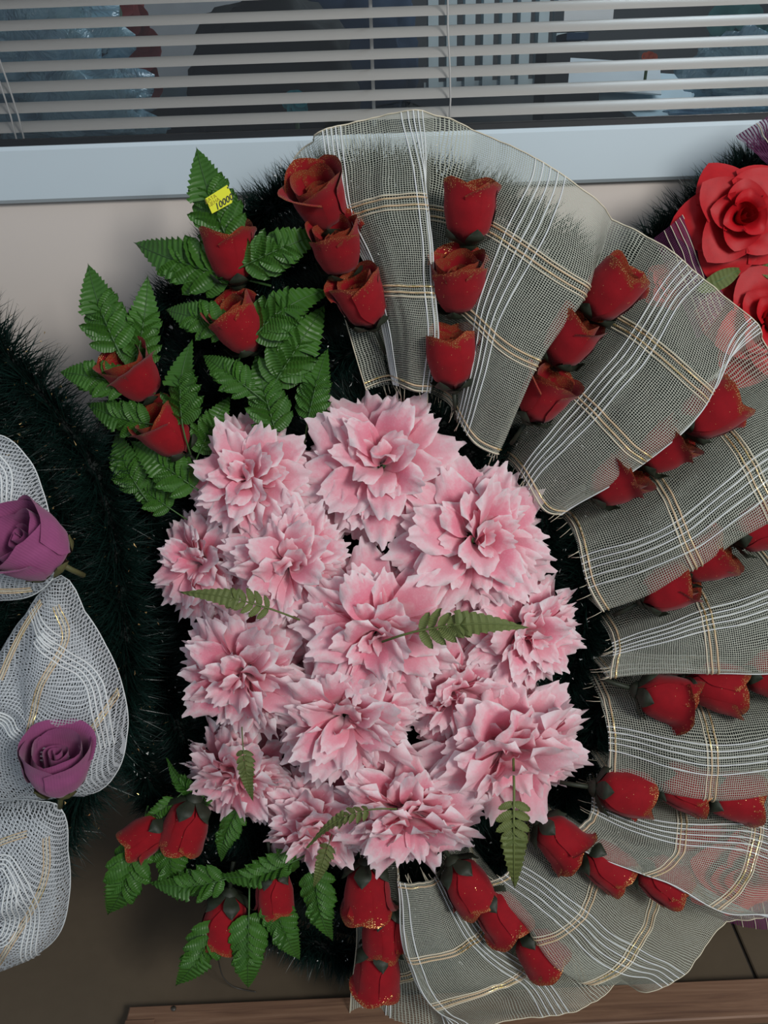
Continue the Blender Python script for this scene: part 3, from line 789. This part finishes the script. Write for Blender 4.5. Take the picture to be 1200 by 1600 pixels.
def fern(bx, by, tx, ty, w, label, kind=None, olive=False, roll=None, dw=0.0, group=None, stretch=1.0):
    bx, by = bx + (bx - tx) * .12, by + (by - ty) * .12
    b = P(bx, by, w); t = P(tx, ty, w + dw); d = (t - b); L_ = d.length; d.normalize()
    z = WN - d * WN.dot(d); z.normalize(); rl = rnd.uniform(-22, 22) if roll is None else roll
    z = Matrix.Rotation(R(rl), 3, d) @ z
    x = d.cross(z)
    m = Matrix((x, d, z)).transposed().to_4x4(); m.translation = b
    pr = (OP if olive else FP)
    k = kind if kind is not None else rnd.randrange(len(pr))
    place(pr[k], m @ Matrix.Scale(L_, 4) @ Matrix.Diagonal((stretch, 1, 1, 1)), label, 'fern leaf', group or ('olive fern leaves among the pink flowers' if olive else 'green fern leaves'))
FERNS = [
 (352, 365, 295, 227, .055, 'green fern leaf carrying the yellow price sticker, topmost of all'),
 (345, 428, 190, 394, .045, 'long green fern leaf pointing left from the topmost rosebud'),
 (392, 410, 512, 352, .060, 'green fern leaf pointing right from the topmost rosebud across the net edge'),
 (180, 535, 126, 410, .055, 'green fern leaf pointing up at the far left against the beige wall'),
 (214, 560, 243, 428, .045, 'upright green fern leaf just above the leftmost upper rosebud'),
 (347, 508, 245, 490, .050, 'green fern leaf pointing left from the second rosebud'),
 (405, 520, 504, 425, .055, 'green fern leaf pointing up right beside the second rosebud'),
 (433, 590, 500, 462, .045, 'green fern leaf behind the one pointing up right of the second rosebud'),
 (188, 600, 85, 583, .055, 'green fern leaf pointing left from the leftmost upper rosebud'),
 (286, 652, 288, 527, .062, 'upright green fern leaf between the second and fourth rosebuds'),
 (385, 606, 304, 555, .055, 'glossy green fern leaf lying across below the second rosebud'),
 (428, 665, 392, 548, .048, 'green fern leaf hanging above the upper left pink flower'),
 (485, 645, 517, 540, .042, 'green fern leaf left of the topmost pink flower'),
 (225, 660, 128, 637, .050, 'green fern leaf pointing left from the fourth rosebud'),
 (214, 758, 163, 673, .042, 'green fern leaf below left of the fourth rosebud'),
 (295, 756, 195, 690, .046, 'dark green fern leaf below the fourth rosebud'),
 (314, 700, 350, 610, .040, 'shaded green fern leaf left of the upper left pink flower'),
 (260, 790, 190, 740, .038, 'deeply shaded fern leaf under the fourth rosebud beside the tinsel'),
 (212, 1330, 178, 1454, .055, 'green fern leaf hanging down at the far lower left'),
 (268, 1252, 215, 1285, .045, 'small green fern leaf above the lower left rosebuds'),
 (312, 1240, 248, 1200, .040, 'shaded green fern leaf left of the lower pink flowers'),
 (368, 1275, 333, 1350, .050, 'green fern leaf right of the partly hidden lower rosebuds'),
 (453, 1345, 325, 1378, .058, 'long green fern leaf lying across under the lower pink flowers'),
 (340, 1375, 228, 1390, .050, 'green fern leaf continuing left under the long lower one'),
 (333, 1450, 278, 1552, .060, 'green fern leaf hanging down left below the lowest rosebud'),
 (388, 1440, 380, 1562, .062, 'green fern leaf hanging straight down below the lowest rosebud'),
 (428, 1412, 464, 1516, .055, 'green fern leaf hanging below the small lower rosebud'),
 (494, 1372, 508, 1484, .055, 'rightmost hanging green fern leaf below the pink flowers'),
 (264, 1318, 270, 1422, .042, 'shaded green fern leaf hanging below the two hidden rosebuds'),
 (300, 1262, 345, 1225, .035, 'dark fern leaf pressed against the lower left pink flower'),
]
for k, f in enumerate(FERNS): fern(*f, kind=0 if k == 0 else None, roll=0 if k == 0 else None, dw=-.012 if f[1] < 1190 else 0, stretch=.95 if k in (1, 2, 4) else (1.04 if f[1] < 1190 else .88))
fern(410, 948, 280, 910, .145, 'olive fern leaf lying on the left pink flowers', 1, True, 25)
fern(668, 985, 828, 968, .150, 'olive fern leaf pointing right on the middle pink flowers', 0, True, -38)
fern(382, 1178, 399, 1256, .135, 'olive fern leaf pointing down below the left pink flower', 0, True, 5)
fern(568, 1270, 470, 1310, .150, 'thin olive fern leaf seen edge on among the bottom pink flowers', 1, True, 70)
fern(802, 1262, 792, 1402, .125, 'long olive fern leaf hanging down at the bottom right of the pink flowers', 1, True, 0, stretch=1.15)
fern(512, 1325, 492, 1393, .085, 'short olive green leaf hanging under the bottom pink flower', 0, True, 10)

# ------------------------------------------------------------------ price sticker
STW = .066
corners = [(321, 310.5), (355, 289), (364, 308), (362.5, 317), (331.5, 334)]
st0 = P(342, 312, STW); ux = (P(355, 289, STW) - P(321, 310.5, STW)).normalized(); uz = WN
stm = frame(st0, uz, ux); sinv = stm.inverted()
sp_ = [sinv @ P(x, y, STW) for x, y in corners]
vs = [(p.x, p.y, h) for h in (0, .0005) for p in sp_]
stk = link('price_sticker', mesh('price_sticker', vs, [(4, 3, 2, 1, 0), (5, 6, 7, 8, 9)] + [(i, (i + 1) % 5, 5 + (i + 1) % 5, 5 + i) for i in range(5)], M['sticker'], smooth=False), None, stm)
tag(stk, 'yellow price sticker reading 10000 stuck on the topmost fern leaf', 'sticker')
def text(s, size, x, y, m, name, shear=0.0, rot=0.0, space=1.0, bold=0.0):
    c = bpy.data.curves.new(name, 'FONT'); c.body = s; c.size = size; c.extrude = .0001; c.shear = shear; c.offset = bold; c.space_character = space; c.resolution_u = 3
    o = bpy.data.objects.new(name, c); COL.objects.link(o); bpy.context.view_layer.update()
    me = bpy.data.meshes.new_from_object(o.evaluated_get(bpy.context.evaluated_depsgraph_get())); bpy.data.objects.remove(o)
    me.materials.clear(); me.materials.append(m)
    return link(name, me, stk, Matrix.Translation((x, y, .0007)) @ Matrix.Rotation(rot, 4, 'Z'))
text('10000', .0082, -.0075, -.0075, M['ink'], 'handwritten_price', .35, R(2), 1.0, .00018)
text('ДАТА', .0046, -.0130, .0030, M['print'], 'printed_word', 0, 0)
text('ЦЕНА', .0046, -.0115, -.0012, M['print'], 'printed_word', 0, 0)
MB().box((.0128, .0040, .0005), (.0138, .0056, .0008)).obj('pen_tick', M['ink'], stk, False)

# ------------------------------------------------------------------ pink flowers
def pink_petal(seed):
    g = random.Random(seed); k1, k2, k3 = g.uniform(-1, 1), g.uniform(-1, 1), g.uniform(0, 6)
    tips = [g.uniform(-.12, .12), g.uniform(.45, .62), g.uniform(-.62, -.45)]
    hs = [g.uniform(.10, .16), g.uniform(.02, .07), g.uniform(.02, .07)]
    def fn(i, j):
        a = 2 * i - 1; t = j
        wd = .08 + .165 * sm(0, .62, t) - .035 * sm(.75, 1, t) 
        tooth = max(h * max(0, 1 - abs(a - c) / .26) for c, h in zip(tips, hs)) - .16 * abs(a) ** 3
        y = t * .84 + tooth * sm(.74, 1, t) * 1.25
        x = a * wd + .03 * k1 * t * t
        z = .10 * sin(t * 2.2) - .16 * t ** 3 + (.09 * a * a) * (1 - .9 * t) * 1.2 + .035 * sin(a * 4 + k3) * sm(.4, 1, t) + .03 * k2 * a * t
        return (x, y, z), (i, t * .9 + (.1 * sm(.78, 1, t) if tooth > .03 else .02))
    vs, fs, us = grid(14, 8, fn); return mesh('petal', vs, fs, M['petal'], us)
PM = [pink_petal(s) for s in range(8)]
CC = Vector((590, 990))
FL = [  # x, y, radius px, w, label, tilt scale
 (596, 714, 124, .055, 'topmost pink flower, standing clear above the dark gap', .9),
 (383, 748, 104, .055, 'upper left pink flower beside the fern leaves', .8),
 (310, 880, 94, .045, 'leftmost pink flower, half tucked under its neighbours', 1.1),
 (438, 874, 98, .085, 'pink flower left of the dark gap, below the upper left one', .35),
 (752, 835, 126, .075, 'large upper right pink flower next to the cream net', .7),
 (604, 996, 120, .105, 'central pink flower, whitest and most raised of the bunch', .1),
 (362, 1060, 110, .085, 'left pink flower with a pale heart, above the pointed olive leaf', .6),
 (828, 990, 104, .060, 'right pink flower under the long olive leaf', .9),
 (535, 1140, 122, .098, 'deep pink flower just below the central one', .35),
 (802, 1182, 138, .080, 'large lower right pink flower beside the net fan', .8),
 (640, 1280, 118, .090, 'bottom middle pink flower, drooping towards the rosebuds', .85),
 (370, 1210, 98, .048, 'lower left pink flower hanging over the bottom ferns', 1.1),
 (494, 1292, 98, .060, 'bottom left pink flower behind the thin edge-on leaf', 1.0),
 (720, 1090, 90, .070, 'small pink flower squeezed between the central and lower right ones', .5),
]
for fi, (x, y, r, w_, lb, tl) in enumerate(FL):
    dv = Vector((x, y)) - CC; ln = dv.length
    if tl > .6: x, y = x + dv.x * .05, y + dv.y * .05
    p = P(x, y, w_); o2 = P(x + (dv.x / (ln + 1)) * 30, y + (dv.y / (ln + 1)) * 30, w_)
    od = (o2 - p).normalized() if ln > 5 else Vector((0, 0, 0))
    ax = (WN + od * tl * .55 * min(1, ln / 200)).normalized()
    Rm = r * .00066; q0 = p - ax * Rm * .35 - od * Rm * .12
    root = empty('pink_flower', frame(q0, ax, Vector((1, 0, .3)), Rm)); tag(root, lb, 'flower', 'pink fabric flowers massed in the middle')
    g = random.Random(fi * 7 + 3); dn = root.matrix_basis.to_3x3().normalized().inverted() @ Vector((0, 0, -1))
    for li, (th, n, L_) in enumerate(((16, 4, .60), (34, 8, .74), (48, 13, .84), (60, 17, .90), (71, 20, .94), (82, 22, .96), (94, 22, .96), (107, 15, .90))):
        for k in range(n):
            phi = 2 * pi * (k + .5 * (li % 2)) / n + g.uniform(-.25, .25); t_ = R(th + g.uniform(-15, 15))
            d = Vector((sin(t_) * cos(phi), sin(t_) * sin(phi), cos(t_)))
            d = (d + dn * (.30 * t_ / 1.6)).normalized()
            up = Vector((-cos(t_) * cos(phi), -cos(t_) * sin(phi), sin(t_)))
            up = Matrix.Rotation(R(g.uniform(-36, 36)), 3, d) @ up
            up = (up - d * up.dot(d)).normalized()
            xx = d.cross(up); m = Matrix((xx, d, up)).transposed().to_4x4()
            m.translation = d * .16 + Vector((0, 0, .05))
            link('petal', PM[g.randrange(8)], root, m @ Matrix.Scale(L_ * g.uniform(.78, 1.14), 4) @ Matrix.Diagonal((1.05, 1, 1, 1)))
    MB().tube([(0, 0, .12), (0, 0, -.25), (.05, 0, -.8)], [.10, .05, .04], 7).obj('stem', M['stalk'], root)

# ------------------------------------------------------------------ things behind the window
def lump(name, c, rx, ry, rz, m, label, cat, seed, amp=.35, petals=0, m2=None):
    root = empty(name, Matrix.Translation(c)); tag(root, label, cat)
    def fn(i, j):
        a = 2 * pi * i; b = pi * (j * .98 + .01); v = Vector((sin(b) * cos(a), sin(b) * sin(a), cos(b)))
        k = 1 + amp * nz(v.x * 2.5 + seed, v.y * 2.5, v.z * 2.5) + amp * .4 * nz(v.x * 7, v.y * 7 + seed, v.z * 7)
        return (v.x * rx * k, v.y * ry * k, v.z * rz * k), (i, j)
    vs, fs, us = grid(40, 26, fn, closed=True); link('body', mesh('body', vs, fs, m, us), root); return root
def bouquet(name, c, rad, m, label, cat, n, seed, size=.03):
    root = empty(name, Matrix.Translation(c)); tag(root, label, cat); g = random.Random(seed)
    pm_ = mesh('bloom', *grid(14, 6, lambda i, j: (((.3 + .7 * j) * cos(2 * pi * i) * (1 + .12 * sin(14 * pi * i)), (.3 + .7 * j) * sin(2 * pi * i) * (1 + .12 * sin(14 * pi * i)), .5 * j * (1 - .5 * j)), (i, j)))[:2], m)
    for k in range(n):
        v = Vector((g.uniform(-1, 1), g.uniform(-.6, -.1), g.uniform(-1, 1))) * rad
        link('bloom', pm_, root, frame(v, Vector((g.uniform(-.6, .6), -1, g.uniform(-.3, .8))), None, size * g.uniform(.7, 1.2)))
    MB().tube([(0, 0, 0), (0, 0, -c.z + .0)] if False else [(0, 0, 0), (0, .02, .832 - c.z)], min(.008, size * .3), 6).obj('stalk', M['stalk'], root)
    return root
tb = empty('display_table', Matrix.Translation((0, .55, 0))); tag(tb, 'long dark display table behind the window', 'table')
MB().box((-1.9, -.38, .80), (1.9, .38, .83), bev=.003).obj('table_top', M['deskwood'], tb, False)
for sx in (-1.8, 1.8):
    for sy in (-.33, .33): MB().box((sx - .02, sy - .02, 0), (sx + .02, sy + .02, .80)).obj('leg', M['deskwood'], tb, False)
def board(name, x0, x1, yt, yb, Y, th, m, label, cat):
    a = Q(x0, yb, Y); b = Q(x1, yt, Y)
    o = MB().box((a.x, Y, min(a.z, b.z)), (b.x, Y + th, max(a.z, b.z)), bev=.002).obj(name, m, None, False); tag(o, label, cat); return o
board('grey_cupboard', 190, 385, -60, 150, 1.2, .3, M['grey'], 'grey blue cupboard seen between the slats left of centre', 'cupboard')
board('pale_box', 195, 330, 132, 160, .6, .12, M['blue'], 'pale bluish box on the display table behind the blind', 'box')
lump('wrapped_bouquet', Q(60, 60, .35), .11, .06, .12, M['bag'], 'crumpled clear blue wrapping behind the blind at the upper left', 'wrapping', 1, .5)
lump('wrapped_bundle', Q(120, 175, .30), .11, .06, .06, M['bag'], 'crumpled clear wrapped bundle low behind the blind at the left', 'wrapping', 2, .5)
bouquet('red_bouquet', Q(175, 70, .55), .075, M['redbrown'], 'dull red flowers behind the blind at the left', 'flowers', 34, 3)
bouquet('sage_bouquet', Q(150, 55, .42), .035, M['sage'], 'pale sage green flowers in front of the dull red ones behind the blind', 'flowers', 14, 4, .02)
lump('dark_mound', Q(430, 140, .45), .13, .10, .13, M['core'], 'dark green mound of tinsel behind the blind left of the cord', 'garland', 5, .2)
bouquet('teal_flower', Q(462, 168, .30), .012, M['teal'], 'small teal flower low behind the blind at centre', 'flower', 9, 6, .012)
lump('navy_bundle', Q(560, 70, .6), .10, .08, .16, M['navy'], 'dark navy bundle behind the blind near the cord', 'bundle', 8, .3)
rd = empty('radiator', Matrix.Translation(Q(790, 60, 1.3))); tag(rd, 'pale ribbed radiator behind the blind right of the cord', 'radiator')
for k in range(9): MB().box((-.19 + k * .045, 0, -.12), (-.165 + k * .045, .06, .10), bev=.005).obj('fin', M['book'], rd, False)
MB().box((-.2, .02, -.11), (.22, .04, -.09)).obj('header_pipe', M['book'], rd, False)
board('white_carton', 880, 960, 5, 48, .8, .1, M['paper'], 'white carton high behind the blind right of the radiator', 'box')
board('blue_carton', 885, 920, 50, 64, .8, .1, M['navy'], 'small navy carton under the white one behind the blind', 'box')
def sheet(name, pts, z, m, label, cat, th=.003):
    q = [G(x, y, z) for x, y in pts]; n = len(q); vs = [Vector(p) for p in q] + [Vector(p) + Vector((0, 0, -th)) for p in q]
    o = MB().add(vs, [tuple(range(n)), tuple(range(n, 2 * n))[::-1]] + [(i, (i + 1) % n, n + (i + 1) % n, n + i) for i in range(n)]).obj(name, m, None, False); tag(o, label, cat); return o
pts_ = [Q(1000, 186, .30), Q(1235, 178, .30), Q(1235, 140, .50), Q(955, 150, .50)]
dn_ = Vector((0, .008, -.010)); o = MB().add(pts_ + [p + dn_ for p in pts_], [(0, 1, 2, 3), (7, 6, 5, 4), (0, 4, 5, 1), (1, 5, 6, 2), (2, 6, 7, 3), (3, 7, 4, 0)]).obj('pale_blue_board', M['blue'], None, False)
tag(o, 'pale blue board propped at a slant behind the blind at the right', 'board')
def crate(a, b, lab):
    o = MB().box(a, b, bev=.004).obj('dark_crate', M['dark'], None, False); tag(o, lab, 'crate', 'dark crates on the display table')
x0_, x1_ = Q(950, 150, .3).x, Q(1235, 150, .3).x
crate((x0_ + .02, .29, .831), (x1_, .52, pts_[0].z - .012), 'dark crate under the slanted pale blue board behind the blind')
pb = Q(195, 160, .6); crate((pb.x - .01, .59, .831), (Q(330, 160, .6).x + .01, .73, pb.z - .006), 'dark crate under the pale box behind the blind')
wb = Q(920, 64, .8); crate((wb.x - .08, .80, .831), (wb.x + .10, .92, wb.z - .004), 'dark crate under the navy and white cartons behind the blind')
a_ = Q(1010, 118, .42)
for k, (dx, dz, m_, lb) in enumerate(((0, 0, 'paper', 'white paper sheet tilted behind the blind at the right'), (.05, -.018, 'blue', 'pale blue paper sheet under the white one behind the blind'))):
    o = link('paper_sheet', MB().box((-.07, -.05, 0), (.07, .05, .002)).me('paper_sheet', M[m_], False), None, Matrix.Translation(a_ + Vector((dx - .05, 0, dz))) @ Matrix.Rotation(R(25), 4, 'X') @ Matrix.Rotation(R(-12), 4, 'Z')); tag(o, lb, 'paper')
bouquet('orange_flower', Q(1012, 92, .40), .008, plain('orange_petal', (.7, .12, .04), .5), 'tiny orange flower on the papers behind the blind', 'flower', 5, 9, .008)
bouquet('teal_foliage', Q(1165, 95, .40), .06, plain('teal_leaf', (.08, .30, .30), .4), 'blue green foliage behind the blind at the far right', 'foliage', 50, 10, .022)
lump('foliage_wrap', Q(1165, 110, .36), .09, .03, .05, M['bag'], 'shiny clear wrap round the foliage behind the blind at far right', 'wrapping', 12, .4)
lump('shiny_roll', Q(1140, 172, .30), .09, .02, .010, m_bag('blue_film', (.2, .4, .8)), 'shiny blue film roll low behind the blind at the far right', 'roll', 15, .3)
board('white_reflector', 1135, 1215, 50, 66, .5, .03, M['paper'], 'bright white box behind the blind above the foliage', 'box')
bpy.context.view_layer.update()
print('objects', len(bpy.data.objects))
